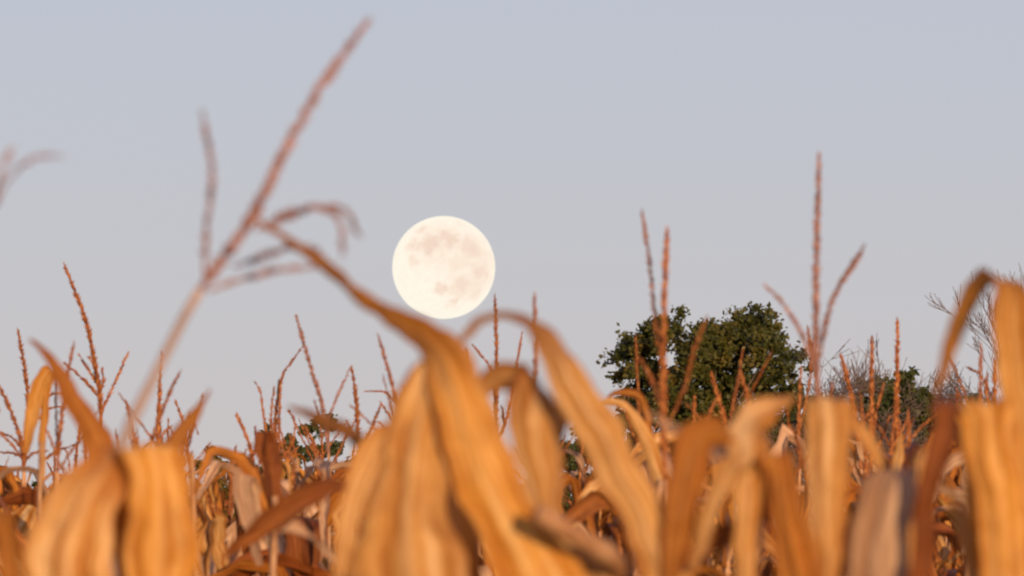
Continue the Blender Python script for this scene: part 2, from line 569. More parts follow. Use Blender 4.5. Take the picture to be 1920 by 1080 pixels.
def leafy_tree(name, label, x, ytop, hw, hh, d, mat, seed, cat='tree', lobes=46, clumps=9, leaves=34, leaf=0.13, group=None, flat=1.0):
    """A tree at distance d whose crown is centred on pixel column x, hw/hh its half sizes in photo pixels."""
    rnd = random.Random(seed)
    s = px(d)
    top = P(x, ytop, d)
    if cat == 'bush':
        hh = min(170, (HORIZON_Y - ytop + EYE / s) * 0.5)
        lobes = int(lobes * 1.9)
    rx, rz = hw * s, hh * s
    base = Vector((top.x, top.y, 0))
    cc = Vector((0, 0, top.z - rz))
    e = empty(name, base)
    tag(e, label, cat, group)
    th = max(0.6, cc.z)
    tp = [Vector((0, 0, -0.05)), Vector((0.05 * rx, 0, th * 0.4)), Vector((-0.03 * rx, 0.02, th * 0.8)), Vector((0.04 * rx, 0, cc.z + rz * 0.55))]
    v, f = tube(tp, [0.09 * rx + 0.03, 0.065 * rx + 0.02, 0.045 * rx + 0.015, 0.012 * rx], 9)
    link('trunk', make_mesh('trunk', v, f, M['bark']), e)
    lv, lf = [], []
    for k in range(lobes):
        # lobe centre: mostly near the outside of the crown
        while True:
            q = Vector((rnd.uniform(-1, 1), rnd.uniform(-1, 1), rnd.uniform(-1, 1)))
            if 0.05 < q.length < 1: break
        q4 = (abs(q.x) ** 3 + abs(q.y) ** 3 + abs(q.z) ** 3) ** (1 / 3)
        q = q / q4 * (rnd.random() ** 0.36)
        wob = 0.92 + 0.22 * mnoise.noise(q.normalized() * 2.1 + Vector((seed, 0, 0)))
        lc = cc + Vector((q.x * rx, q.y * rx, q.z * rz * flat)) * wob * 0.9
        if k < 16:
            st = Vector((0, 0, cc.z - rz * 0.5 + rnd.uniform(0, 0.6) * rz))
            md = st.lerp(lc, 0.55) + Vector((0, 0, -0.08 * rz))
            v, f = tube([st, md, lc], [0.028 * rx, 0.017 * rx, 0.006 * rx], 5)
            link('limb', make_mesh('limb', v, f, M['bark']), e)
        lr = rx * rnd.uniform(0.10, 0.18)
        for j in range(clumps):
            cl = lc + Vector((rnd.gauss(0, 1), rnd.gauss(0, 1), rnd.gauss(0, 0.8))) * lr * 0.62
            cr = lr * rnd.uniform(0.28, 0.5)
            for i in range(leaves):
                p = cl + Vector((rnd.gauss(0, 1), rnd.gauss(0, 1), rnd.gauss(0, 0.8))) * cr * 0.55
                a = Vector((rnd.uniform(-1, 1), rnd.uniform(-1, 1), rnd.uniform(-0.8, 0.5))).normalized()
                b = a.cross(Vector((rnd.uniform(-1, 1), rnd.uniform(-1, 1), rnd.uniform(-1, 1)))).normalized()
                L_ = leaf * rnd.uniform(0.6, 1.3)
                o = len(lv)
                lv += [p, p + a * L_ * 0.5 + b * L_ * 0.33, p + a * L_, p + a * L_ * 0.5 - b * L_ * 0.33]
                lf.append((o, o + 1, o + 2, o + 3))
    zs = sorted(q.z for q in lv)
    xs = sorted(abs(q.x) for q in lv)
    kz = rz / max(0.1, zs[int(len(zs) * 0.992)] - cc.z)
    kx = rx / max(0.1, xs[int(len(xs) * 0.985)])
    lv = [Vector((q.x * kx, q.y * kx, cc.z + (q.z - cc.z) * kz)) for q in lv]
    lf = [q for q in lf if math.hypot(lv[q[0]].x / rx, (lv[q[0]].z - cc.z) / rz) < 1.32 and abs(lv[q[0]].x) < 1.16 * rx and lv[q[0]].z < cc.z + 1.13 * rz]
    lv2, lf2 = [], []
    for q in lf:
        o = len(lv2)
        lv2 += [lv[i] for i in q]
        lf2.append((o, o + 1, o + 2, o + 3))
    link('crown', make_mesh('crown', lv2, lf2, mat, smooth=False), e)
    return e


def bare_tree(name, label, x, ytop, d, seed, group=None, h_px=None, spread=0.75, kids=3, lean=0.0, cat='tree', depth=5, r0=0.07):
    rnd = random.Random(seed)
    top = P(x, ytop, d)
    base = Vector((top.x, top.y, 0))
    e = empty(name, base)
    tag(e, label, cat, group)
    h = top.z
    out = []
    n = 6
    pts = [Vector((lean * h * (i / n) ** 2 * 0.3 + rnd.uniform(-0.05, 0.05), rnd.uniform(-0.05, 0.05), h * 0.8 * i / n)) for i in range(n + 1)]
    v, f = tube(pts, [r0 * (1 - 0.75 * i / n) for i in range(n + 1)], 7)
    link('trunk', make_mesh('trunk', v, f, M['twig']), e)
    for k in range(20):
        j = rnd.randint(3, n)
        dirn = Vector((rnd.uniform(-1, 1), rnd.uniform(-1, 1), rnd.uniform(0.5, 1.4)))
        grow(pts[j], dirn, h * rnd.uniform(0.13, 0.22), r0 * 0.30, depth - 1, out, rnd, spread, 0.05, kids)
    hi = max(p.z for b in out for p in b[0])
    k = h / hi
    for b in out:
        for p in b[0]:
            p.z *= k
    v, f = join_tubes([(b[0], [max(r * 0.9, 0.0055) for r in b[1]], b[2]) for b in out], 4)
    link('crown', make_mesh('crown', v, f, M['twig']), e)
    return e


TG = 'trees beyond the cornfield'
leafy_tree('oak_tree', 'big round dark green tree rising above the corn right of the moon', 1324, 594, 174, 200, 300, M['oak'], 3, lobes=175, clumps=8, leaves=52, leaf=0.115, group=TG)
leafy_tree('bush', 'dark green bush between the tassels left of the big folded leaf', 604, 788, 66, 80, 280, M['hedge'], 5, cat='bush', lobes=40, clumps=6, leaves=22, leaf=0.13, group=TG)
leafy_tree('bush', 'olive yellow autumn bush low behind the corn on the left', 405, 846, 46, 90, 260, M['olive'], 6, cat='bush', lobes=34, clumps=6, leaves=22, leaf=0.12, group=TG)
leafy_tree('bush', 'small dark bush beside the olive bush', 520, 815, 52, 80, 275, M['hedge'], 16, cat='bush', lobes=30, clumps=6, leaves=22, leaf=0.13, group=TG)
leafy_tree('bush', 'dark green bush in the gap just left of the big round tree', 1090, 806, 66, 110, 290, M['hedge'], 7, cat='bush', lobes=44, clumps=6, leaves=24, leaf=0.13, group=TG)
leafy_tree('bush', 'dense dark green bush right of the big round tree', 1676, 712, 88, 120, 248, M['hedge'], 8, cat='bush', lobes=60, clumps=7, leaves=24, leaf=0.13, group=TG)
leafy_tree('bush', 'low dark bush under the big round tree on its right side', 1530, 750, 90, 110, 285, M['hedge'], 9, cat='bush', lobes=50, clumps=7, leaves=24, leaf=0.13, group=TG)
leafy_tree('bush', 'low bush showing at the lower edge of the sky on the far left', 92, 905, 30, 50, 290, M['hedge'], 10, cat='bush', lobes=18, clumps=5, leaves=20, leaf=0.13, group=TG)
leafy_tree('bush', 'dark bush peeping over the corn at the left edge', -4, 880, 26, 60, 290, M['hedge'], 12, cat='bush', lobes=18, clumps=5, leaves=20, leaf=0.13, group=TG)
leafy_tree('bush', 'dark low bush behind the bare saplings at the right', 1800, 745, 90, 110, 300, M['hedge'], 13, cat='bush', lobes=40, clumps=5, leaves=14, leaf=0.13, group=TG)
for hx, hy, lab in [(470, 872, 'low dark bush under the dense upright tassel'), (700, 850, 'low dark bush hidden behind the big central leaf'), (860, 900, 'low dark bush in the dark gap of the central leaf'),
                    (990, 915, 'low dark bush behind the squarely folded leaf'), (1190, 790, 'low bush at the left foot of the big round tree'), (1330, 890, 'low bush at the trunk of the big round tree'),
                    (1440, 850, 'low bush at the right foot of the big round tree'), (1600, 775, 'low bush under the grey twiggy crown'), (1755, 770, 'low bush behind the dark curled leaf'), (1890, 785, 'low bush behind the leaves at the right edge')]:
    leafy_tree('bush', lab, hx, hy, 82, 130, 310, M['hedge'], hx, cat='bush', lobes=46, clumps=6, leaves=16, leaf=0.17, group=TG)
BG = 'bare trees beyond the cornfield'
bare_tree('bare_tree', 'leafless twiggy tree with a wide grey crown behind the tassels', 1592, 632, 246, 21, BG, kids=4, spread=0.9, r0=0.075)
bare_tree('bare_tree', 'thin bare sapling between the grey twiggy crown and the folded leaf', 1752, 622, 255, 22, BG, kids=3, spread=0.5, lean=-0.15, r0=0.045)
bare_tree('bare_tree', 'low bare tree framed under the arch of the folded leaf', 1815, 668, 260, 23, BG, kids=3, spread=0.7, r0=0.045)
bare_tree('bare_tree', 'tallest bare tree showing above the leaf at the right edge', 1950, 492, 250, 24, BG, kids=3, spread=0.5, r0=0.045)

# ------------------------------------------------------------------ corn: hero leaves traced as folded blades in space


def hero_leaf(plant, st, mat, fold=0.22, ripple=0.035, seed=0, nx=15, n=12, dry=None):
    """st: stations (x, y, distance, half width in px, side angle in the picture or None, depth tilt of the blade in degrees)."""
    base = plant.location
    dref = plant.location.y
    k = len(st)
    full = []
    prev = None
    for i, q in enumerate(st):
        q = tuple(q) + (None, 0)[len(q) - 4:]
        x, y, d, w, a, t = q
        d = dref + (d - dref) * 0.16
        if a is None:
            x0, y0 = st[max(i - 1, 0)][:2]
            x1, y1 = st[min(i + 1, k - 1)][:2]
            a = math.degrees(math.atan2(y1 - y0, x1 - x0)) - 90
        if prev is not None:
            while a - prev > 90: a -= 180
            while a - prev < -90: a += 180
        prev = a
        full.append((x, y, d, w, a, t))
    rs = catmull(full, n)
    cs = [P(x, y, d) for x, y, d, w, a, t in rs]
    stations = []
    v = 0
    for i, (x, y, d, w, a, t) in enumerate(rs):
        if i: v += (cs[i] - cs[i - 1]).length
        tan = (cs[min(i + 1, len(cs) - 1)] - cs[max(i - 1, 0)])
        tan.normalize()
        ar, tr = R(a), R(t)
        side = (CR * math.cos(ar) - CU * math.sin(ar)) * math.cos(tr) + CF * math.sin(tr)
        nrm = side.cross(tan)
        if nrm.length < 1e-4: nrm = CF.copy()
        nrm.normalize()
        stations.append((cs[i] - base, side, nrm, max(w, 0.6) * px(d), v))
    vs_, fs, uv = ribbon(stations, nx, fold, ripple, seed, 1.5)
    k = min(1.0, dref / 12)
    vs_ = [q + mnoise.noise_vector(q * 22 + Vector((seed * 2.3, 0, 0))) * 0.0030 + mnoise.noise_vector(q * 70) * 0.0018 for q in vs_]
    m = len(stations)
    prof = dry or [(0, 0), (0.8, 0), (1, 0.5)]  # browning along the blade: withered tips, plus shade painted at the folds

    def dv(f):
        for (f0, a0), (f1, a1) in zip(prof, prof[1:]):
            if f <= f1:
                return a0 + (a1 - a0) * (f - f0) / (f1 - f0)
        return prof[-1][1]
    dl = [dv(i / (m - 1)) for i in range(m) for _ in range(nx)]
    return link('leaf', make_mesh('leaf', vs_, fs, M[mat], uv, dry=dl), plant)


def stalk_part(plant, pts, r0, r1, mat='stalk'):
    """Stalk through the given world points with a thickened ring at each node."""
    fine = []
    for a, b in zip(pts, pts[1:]):
        m = max(1, int((b - a).length / 0.06))
        fine += [a.lerp(b, i / m) for i in range(m)]
    fine.append(pts[-1])
    path = [Vector(p) for p in catmull([tuple(p) for p in fine], 3)]
    path = resample(path, 0.03)
    L_ = len(path) * 0.03
    rad = []
    for i in range(len(path)):
        f = i / max(1, len(path) - 1)
        r = r0 + (r1 - r0) * f
        z = i * 0.03
        node = max(0, 1 - abs((z % 0.18) - 0.09) / 0.03)
        rad.append(r * (1 + 0.18 * node))
    v, f = tube([p - plant.location for p in path], rad, 8)
    return link('stalk', make_mesh('stalk', v, f, M[mat]), plant)


def tassel(plant, spike, branches, d, r_px=6.0, mat='tassel', seed=0, bare=0.18, dd=0.0):
    """spike and branches: photo polylines (base first); dd tilts tips towards (-) or away from (+) the camera."""
    base = plant.location
    s = px(d)

    def world(poly, off=0.0):
        m = len(poly)
        pts = []
        for i, q in enumerate(poly):
            de = d + off * i / (m - 1) + (q[2] if len(q) > 2 else 0)
            pts.append(P(q[0], q[1], de) - base)
        return [Vector(p) for p in catmull([tuple(p) for p in pts], 12)]
    step = max(0.0035, 4.2 * s)
    ln = max(0.007, 8 * s)
    sp = world(spike, dd)
    v, f = spikelet_tube(sp, r_px * 0.5 * s, r_px * 1.25 * s, bare, 6, step, seed, ln)
    t = link('tassel', make_mesh('tassel', v, f, M[mat], smooth=False), plant)
    for i, b in enumerate(branches):
        off = ((i * 37 + seed * 13) % 11 - 5) * 0.018
        bp = world(b, off)
        v, f = spikelet_tube(bp, r_px * 0.28 * s, r_px * 0.85 * s, 0.12, 5, step * 1.1, seed * 7 + i + 1, ln * 0.9)
        link('tassel_branch', make_mesh('tassel_branch', v, f, M[mat], smooth=False), t)
    return t


# ------------------------------------------------------------------ corn: shared leaf blades for the rows
def make_blade(seed, thin=False):
    rnd = random.Random(seed)
    Lg = rnd.uniform(0.22, 0.5) if thin else rnd.uniform(0.42, 0.75)
    wmax = rnd.uniform(0.004, 0.010) if thin else rnd.uniform(0.012, 0.032)
    th0 = R(rnd.uniform(48, 80))
    th1 = R(rnd.uniform(-95, -55))
    pos = rnd.uniform(0.16, 0.5)
    sharp = rnd.choice([9, 18, 35, 60, 90])
    tw = R(rnd.uniform(-150, 150))
    tw0 = R(rnd.uniform(-25, 25))
    curl = rnd.uniform(0.3, 1.15)
    sway = rnd.uniform(-0.9, 0.9)
    n = 26
    c = Vector((0.012, 0, 0))
    st = []
    v = 0
    for i in range(n + 1):
        f = i / n
        sg = 1 / (1 + math.exp(-sharp * (f - pos)))
        th = th0 + (th1 - th0) * sg + 0.25 * math.sin(f * 9 + seed)
        yaw = sway * f + 0.25 * math.sin(f * 6 + seed * 2)
        tan = Vector((math.cos(th) * math.cos(yaw), math.cos(th) * math.sin(yaw), math.sin(th)))
        side = Vector((-math.sin(yaw), math.cos(yaw), 0))
        up = tan.cross(side)
        a = tw0 + tw * max(0, f - 0.2)
        s2 = side * math.cos(a) + up * math.sin(a)
        nr = tan.cross(s2).normalized()
        w = wmax * (0.55 + 0.45 * min(1, f * 5)) * (1 - max(0, (f - 0.35) / 0.65) ** 1.6) + 0.0012
        st.append((c.copy(), s2, nr, w, v))
        c = c + tan * (Lg / n)
        v += Lg / n
    vs_, fs, uv = ribbon(st, 7, curl, rnd.uniform(0.05, 0.16), seed)
    out = []
    for q in vs_:
        q = Vector(q)
        a = mnoise.noise_vector(q * 14 + Vector((seed * 3.1, 0, 0)))
        b = mnoise.noise_vector(q * 45 + Vector((0, seed * 1.7, 0)))
        f = min(1, q.length / 0.1)
        out.append(q + (a * 0.022 + b * 0.008) * f)
    return out, fs, uv


BLADES = []
for i in range(26):
    vs_, fs, uv = make_blade(100 + i)
    mat = ['straw', 'rust', 'pale', 'brown', 'dark', 'gold', 'straw', 'rust', 'pale'][i % 9]
    dl = [max(0, (j // 7) / 26 - 0.45 + 0.3 * math.sin(i * 2.1)) * 1.3 for j in range(len(vs_))]
    BLADES.append(make_mesh('leaf', vs_, fs, M[mat], uv, dry=dl))

STRIPS = []
for i in range(14):
    vs_, fs, uv = make_blade(300 + i, True)
    mat = ['straw', 'rust', 'pale', 'gold', 'brown'][i % 5]
    STRIPS.append(make_mesh('leaf', vs_, fs, M[mat], uv, dry=[0.0] * len(vs_)))


def canopy_line(x):
    """Photo row that leaf tops of the rows reach at column x."""
    ks = [(-100, 880), (60, 885), (200, 900), (330, 890), (400, 895), (470, 885), (620, 870), (760, 860), (1000, 850), (1130, 860), (1250, 830), (1420, 800), (1560, 800), (1700, 815), (1800, 790), (2020, 770)]
    for (x0, y0), (x1, y1) in zip(ks, ks[1:]):
        if x <= x1:
            return y0 + (y1 - y0) * max(0, (x - x0)) / (x1 - x0)
    return ks[-1][1]


def add_blades(plant, rnd, count, z0, z1, x_at=None, size=1.0, thin=False):
    """Leaves up a stalk from height z0 to z1, alternating sides as maize leaves do."""
    az = rnd.uniform(0, 6.28)
    for k in range(count):
        z = z0 + (z1 - z0) * (k + rnd.uniform(-0.2, 0.2)) / max(1, count - 1)
        az += math.pi + rnd.uniform(-0.6, 0.6)
        sc = size * rnd.uniform(0.75, 1.15)
        off = x_at(z) if x_at else Vector((0, 0, 0))
        m = Matrix.Translation(Vector((off.x, off.y, z))) @ Matrix.Rotation(az, 4, 'Z') @ Matrix.Rotation(rnd.uniform(-0.25, 0.25), 4, 'Y') @ Matrix.Scale(sc, 4)
        me = rnd.choice(STRIPS if thin else BLADES)
        d_ = plant.location.y
        pts = [m @ me.vertices[i].co for i in range(3, len(me.vertices), 7)]
        hi = max(pts, key=lambda q: q.z)
        xx = 960 + (plant.location.x + hi.x) / px(d_)
        zmax = P(960, canopy_line(xx) + (rnd.choice([-45, -20, 0, 30, 60, 120]) if thin else rnd.choice([0, 15, 40, 80, 120, 180])), d_).z
        if hi.z > zmax:
            m = Matrix.Translation((0, 0, zmax - hi.z)) @ m
        link('leaf', me, plant, m)


def corn_at(x, d, label, group, lean=(0, 0)):
    """An empty at the foot of a plant standing d metres ahead under photo column x."""
    g = P(x, HORIZON_Y, d)
    e = empty('corn_plant', (g.x + lean[0], g.y + lean[1], 0))
    bpy.context.view_layer.update()
    return tag(e, label, 'corn plant', group)


FG = 'nearest dry corn plants'
D0 = 8.0

# --- left pair of hanging sheets
p = corn_at(265, 8.2, 'nearest corn plant on the left with two broad leaves folded over side by side', FG)
stalk_part(p, [p.location, P(262, 1150, 8.25), P(268, 960, 8.26), P(270, 900, 8.26)], 0.011, 0.006)
hero_leaf(p, [(262, 1200, 8.2, 30, 10), (240, 960, 8.19, 44, 20), (226, 862, 8.16, 30, 40, 10), (214, 843, 8.1, 26, 52, 10), (196, 880, 8.0, 48, 42, -8), (160, 940, 7.94, 66, 26, -12), (136, 1010, 7.92, 77, 15, -12),
              (120, 1100, 7.92, 84, 8, -12), (110, 1250, 8.0, 60, 4, 0)], 'straw', 0.12, 0.03, 1, dry=[(0, .6), (.3, .8), (.5, .9), (.62, .3), (.75, 0), (1, 0)])  # brown around the bend is shade put into the colour
hero_leaf(p, [(270, 1200, 8.11, 30, 0), (280, 960, 8.10, 60, 0), (284, 860, 8.06, 64, 0, 0), (284, 836, 8.0, 64, 0, 6), (292, 860, 7.94, 62, 2, 10), (301, 940, 7.9, 60, 2, 8), (303, 1020, 7.88, 64, 2, 4), (302, 1120, 7.88, 60, 0, 4), (300, 1240, 7.9, 30, 0, 0)], 'gold', 0.12, 0.022, 2)
p = corn_at(240, 11.5, 'dry corn plant with a long pointed brown leaf tip rising behind the left folded leaves', FG)
stalk_part(p, [p.location, P(242, 1150, 11.5), P(240, 980, 11.5), P(240, 900, 11.5)], 0.010, 0.005)
hero_leaf(p, [(55, 634, 11.9, 2, None, 20), (88, 668, 11.8, 9, None, 20), (124, 724, 11.7, 17, None, 15), (155, 780, 11.6, 23, None, 10), (186, 832, 11.5, 27, None, 10), (216, 890, 11.5, 26, None, 5), (240, 980, 11.5, 18)], 'rust', 0.2, 0.02, 101, dry=[(0, .9), (.3, .4), (.7, .3), (1, .6)])
hero_leaf(p, [(250, 980, 11.5, 16), (300, 880, 11.52, 20), (336, 816, 11.56, 15), (364, 778, 11.6, 10), (396, 728, 11.7, 1.5)], 'rust', 0.3, 0.02, 3)

# --- big leaning tassel
p = corn_at(205, 8.4, 'nearest corn plant with a long blurred tassel leaning across the upper left sky', FG)
stalk_part(p, [p.location, P(205, 1150, 8.4), P(222, 850, 8.38), P(285, 715, 8.36), P(350, 585, 8.34), P(384, 530, 8.32)], 0.0075, 0.0034, 'stalk_pale')
tassel(p, [(380, 538), (425, 475), (472, 408), (530, 290), (600, 165), (690, 38)],
       [[(384, 528), (386, 440), (398, 330), (380, 212)], [(392, 545), (450, 525), (510, 508), (572, 502), (600, 492)], [(440, 500), (500, 478), (560, 462), (600, 470)],
        [(480, 432), (535, 402), (590, 388), (626, 402), (640, 430), (642, 478)], [(500, 430), (560, 398), (620, 386), (652, 400), (672, 440)]], 8.32, 14.0, 'tassel_pink', 40, 0.02)

# --- centre: the broken leaf pointing at the tassel
p = corn_at(900, 8.2, 'nearest corn plant below the moon with a long broken leaf pointing up left', FG)
stalk_part(p, [p.location, P(890, 1150, 8.25), P(880, 900, 8.25), P(868, 790, 8.25)], 0.011, 0.006)
hero_leaf(p, [(476, 402, 8.3, 3, None, -20), (522, 436, 8.25, 8, None, -35), (588, 484, 8.2, 15, None, -45), (650, 534, 8.12, 21, None, -50), (720, 585, 8.06, 26, None, -50), (778, 622, 8.0, 32, None, -45),
              (822, 654, 7.94, 44, 138, -30), (850, 705, 7.9, 52, 155, -12), (874, 790, 7.88, 56, 158, 0), (912, 890, 7.87, 60, 155, 8), (958, 985, 7.87, 66, 153, 10), (1012, 1085, 7.9, 76, 153, 10), (1090, 1240, 7.95, 70, 155, 0)], 'gold', 0.16, 0.03, 5, dry=[(0, .9), (.3, .75), (.46, .8), (.58, .25), (.7, 0), (1, 0)])  # the tip is withered; the brown at the bend is painted shade
hero_leaf(p, [(880, 1200, 8.22, 30, 0), (840, 900, 8.2, 50, 0), (812, 720, 8.14, 45, 0), (808, 668, 8.06, 36, -10, 0), (802, 700, 8.0, 42, -6, 0), (786, 790, 7.97, 56, 4, -4), (772, 880, 7.95, 66, 6, -8), (766, 980, 7.94, 86, 4, -8), (768, 1090, 7.95, 112, 2, -6), (768, 1250, 8.0, 60, 0, 0)], 'straw', 0.13, 0.045, 6)

# --- right of centre: arched leaf and square fold
p = corn_at(1190, 8.2, 'nearest corn plant with a tall arched narrow leaf beside a squarely folded leaf', FG)
stalk_part(p, [p.location, P(1195, 1150, 8.3), P(1150, 1048, 8.18), P(1080, 1005, 8.12), P(1008, 962, 8.1)], 0.010, 0.0072)
hero_leaf(p, [(852, 660, 8.6, 3), (876, 626, 8.55, 9, None, 30), (908, 600, 8.5, 12, None, 40), (950, 594, 8.42, 12, None, 50), (1000, 612, 8.3, 17, None, 45), (1036, 652, 8.2, 28, None, 25), (1070, 716, 8.1, 36, None, 12),
              (1110, 788, 8.05, 40, None, 8), (1156, 872, 8.0, 44, None, 4), (1206, 972, 8.0, 44, None, 4), (1250, 1090, 8.0, 46, None, 4), (1300, 1240, 8.05, 40)], 'straw', 0.3, 0.03, 7, dry=[(0, .3), (.22, .5), (.32, .95), (.42, .6), (.52, 0), (1, 0)])  # browning over the arch stands in for shade
hero_leaf(p, [(872, 800, 8.6, 14, 60, 0), (886, 750, 8.56, 22, 60, 10), (914, 712, 8.5, 28, 80, 15), (960, 704, 8.45, 28, 86, 15), (1004, 712, 8.4, 32, 70, 10), (1010, 740, 8.34, 46, 20, 5),
              (1004, 800, 8.3, 54, 4, 4), (1014, 880, 8.28, 46, 2, 6), (1026, 960, 8.26, 32, 4, 6), (1034, 1060, 8.26, 16, 4, 6)], 'straw', 0.2, 0.04, 8, dry=[(0, .5), (.3, .4), (.42, .9), (.55, .5), (.65, 0), (1, .2)])  # brown at the crease is painted-in shade
hero_leaf(p, [(1180, 1240, 8.3, 20), (1150, 1110, 8.25, 50, 10), (1100, 1040, 8.2, 56, 30, 10), (1060, 1030, 8.15, 50, 40, 20), (1040, 1090, 8.12, 40, 30)], 'straw', 0.2, 0.04, 10)

# --- in front of the tree: tangle of narrow leaves
p = corn_at(1410, 8.2, 'nearest corn plant in front of the round tree with thin twisted drooping leaves', FG)
stalk_part(p, [p.location, P(1412, 1150, 8.26), P(1415, 1000, 8.27), P(1420, 860, 8.27)], 0.010, 0.005)
hero_leaf(p, [(1216, 776, 8.45, 2), (1255, 800, 8.40, 8), (1300, 824, 8.35, 12), (1345, 850, 8.27, 15), (1390, 874, 8.17, 20), (1412, 930, 8.15, 24), (1412, 1030, 8.15, 20)], 'pale', 0.3, 0.03, 11)
hero_leaf(p, [(1412, 900, 8.17, 26, 40), (1380, 830, 8.15, 34, 60, 10), (1345, 806, 8.10, 32, 80, 30), (1312, 820, 8.03, 36, 40, 20), (1294, 880, 7.97, 42, 14, 14), (1275, 970, 7.95, 36, 10, 16), (1262, 1050, 7.95, 24, 8, 16), (1252, 1120, 7.95, 6, 8)], 'rust', 0.22, 0.04, 12)
hero_leaf(p, [(1490, 743, 8.46, 2, 75), (1468, 757, 8.42, 13, 75, 10), (1442, 768, 8.4, 24, 68, 10), (1416, 784, 8.34, 36, 52, 6), (1404, 815, 8.2, 44, 22, 4), (1406, 860, 8.1, 37, 8, 4), (1402, 940, 8.0, 25, 4), (1396, 1040, 8.0, 22, 2), (1392, 1150, 8.0, 18, 2)], 'straw', 0.25, 0.03, 13, dry=[(0, .6), (.3, .3), (.5, 0), (1, .1)])
hero_leaf(p, [(1410, 960, 8.15, 22), (1400, 880, 8.05, 24, 20), (1372, 876, 7.97, 24, 30), (1348, 920, 7.93, 20), (1322, 990, 7.91, 16), (1298, 1070, 7.91, 9)], 'straw', 0.35, 0.03, 14)
hero_leaf(p, [(1420, 980, 8.15, 22, 0), (1430, 880, 8.10, 30, 0), (1446, 848, 8.01, 32, -20, 20), (1462, 890, 7.95, 40, -12, -30), (1478, 960, 7.91, 44, -10, -35), (1497, 1060, 7.90, 48, -8, -35), (1510, 1180, 7.91, 40, -8, -30)], 'rust', 0.2, 0.05, 15)
hero_leaf(p, [(1412, 1150, 8.15, 14), (1400, 1010, 8.17, 22, 60), (1350, 1010, 8.25, 18), (1290, 1050, 8.35, 20), (1230, 1120, 8.45, 12)], 'brown', 0.3, 0.04, 16)

# --- hanging sheet and pale broken leaf
p = corn_at(1560, 8.2, 'nearest corn plant with a straight hanging leaf next to a bleached broken leaf', FG)
stalk_part(p, [p.location, P(1565, 1150, 8.25), P(1566, 950, 8.26), P(1560, 800, 8.26)], 0.010, 0.005)
hero_leaf(p, [(1560, 1100, 8.2, 24, 0), (1556, 900, 8.18, 40, 0), (1552, 770, 8.12, 44, 0), (1552, 744, 8.06, 44, 2, -5), (1553, 775, 8.0, 43, 2, -8), (1554, 860, 7.97, 41, 2, -8), (1550, 950, 7.96, 33, 0, -6), (1552, 1040, 7.96, 24, 0, -4), (1554, 1140, 7.96, 12, 0)], 'straw', 0.2, 0.035, 17)
hero_leaf(p, [(1566, 900, 8.24, 16), (1572, 770, 8.28, 18, 20), (1598, 768, 8.32, 16, 60), (1625, 822, 8.36, 14), (1652, 880, 8.4, 10), (1664, 925, 8.42, 3)], 'straw', 0.35, 0.03, 18)
hero_leaf(p, [(1590, 1200, 8.3, 24, 0), (1650, 960, 8.32, 44, 0), (1676, 896, 8.28, 46, 0, 0), (1676, 884, 8.2, 46, 2, 0), (1664, 920, 8.1, 50, 4, -10), (1650, 990, 8.06, 54, 4, -12), (1642, 1090, 8.04, 62, 2, -12), (1640, 1200, 8.05, 50, 0)], 'pale', 0.15, 0.05, 19)
hero_leaf(p, [(1566, 1180, 8.2, 18), (1600, 1040, 8.4, 22, 40), (1640, 1010, 8.5, 20, 60), (1690, 1030, 8.55, 18), (1740, 1110, 8.6, 10)], 'brown', 0.3, 0.04, 20)

# --- right edge
p = corn_at(1850, 8.2, 'nearest corn plant at the right with a tall folded leaf and a dark curled one', FG)
stalk_part(p, [p.location, P(1850, 1150, 8.25), P(1860, 960, 8.28), P(1866, 800, 8.3)], 0.011, 0.005)
hero_leaf(p, [(1750, 745, 8.9, 2, None, 10), (1768, 690, 8.84, 11, None, 10), (1796, 620, 8.76, 17, None, 10), (1820, 558, 8.66, 20, None, 10), (1842, 526, 8.55, 22, 40, 20), (1880, 524, 8.45, 30, 20, 25),
              (1900, 560, 8.38, 36, 4, 10), (1906, 640, 8.34, 38, -4, 4), (1915, 740, 8.32, 40, -4, 4), (1925, 860, 8.3, 42, -4), (1930, 1000, 8.3, 40, -2), (1930, 1160, 8.32, 20, 0)], 'gold', 0.22, 0.03, 21, dry=[(0, .8), (.25, .4), (.38, .7), (.5, .5), (.6, 0), (1, 0)])
hero_leaf(p, [(1856, 1080, 8.24, 30, 0), (1850, 860, 8.22, 52, 0), (1842, 776, 8.16, 60, 0), (1842, 754, 8.08, 60, 0, -6), (1850, 790, 8.0, 54, 2, -10), (1862, 870, 7.96, 52, 2, -8), (1880, 960, 7.95, 48, 2, -6), (1888, 1060, 7.95, 48, 0, -4), (1890, 1180, 7.96, 40, 0)], 'gold', 0.14, 0.05, 22)
hero_leaf(p, [(1830, 840, 8.2, 24, 40), (1800, 765, 8.12, 26, 40, 10), (1776, 764, 7.95, 26, 20, 10), (1772, 806, 7.88, 27, 12, 20), (1758, 862, 7.85, 27, 14, 25), (1742, 920, 7.85, 23, 8, 25), (1735, 1000, 7.85, 25, 2, 25), (1734, 1120, 7.86, 27, 0, 20)], 'dark', 0.35, 0.03, 23)
hero_leaf(p, [(1840, 1150, 8.2, 14), (1790, 940, 8.3, 16, 40), (1740, 850, 8.34, 14, 60), (1722, 880, 8.34, 16, 20), (1712, 960, 8.34, 15, 10), (1706, 1080, 8.34, 10, 0)], 'straw', 0.3, 0.03, 24)

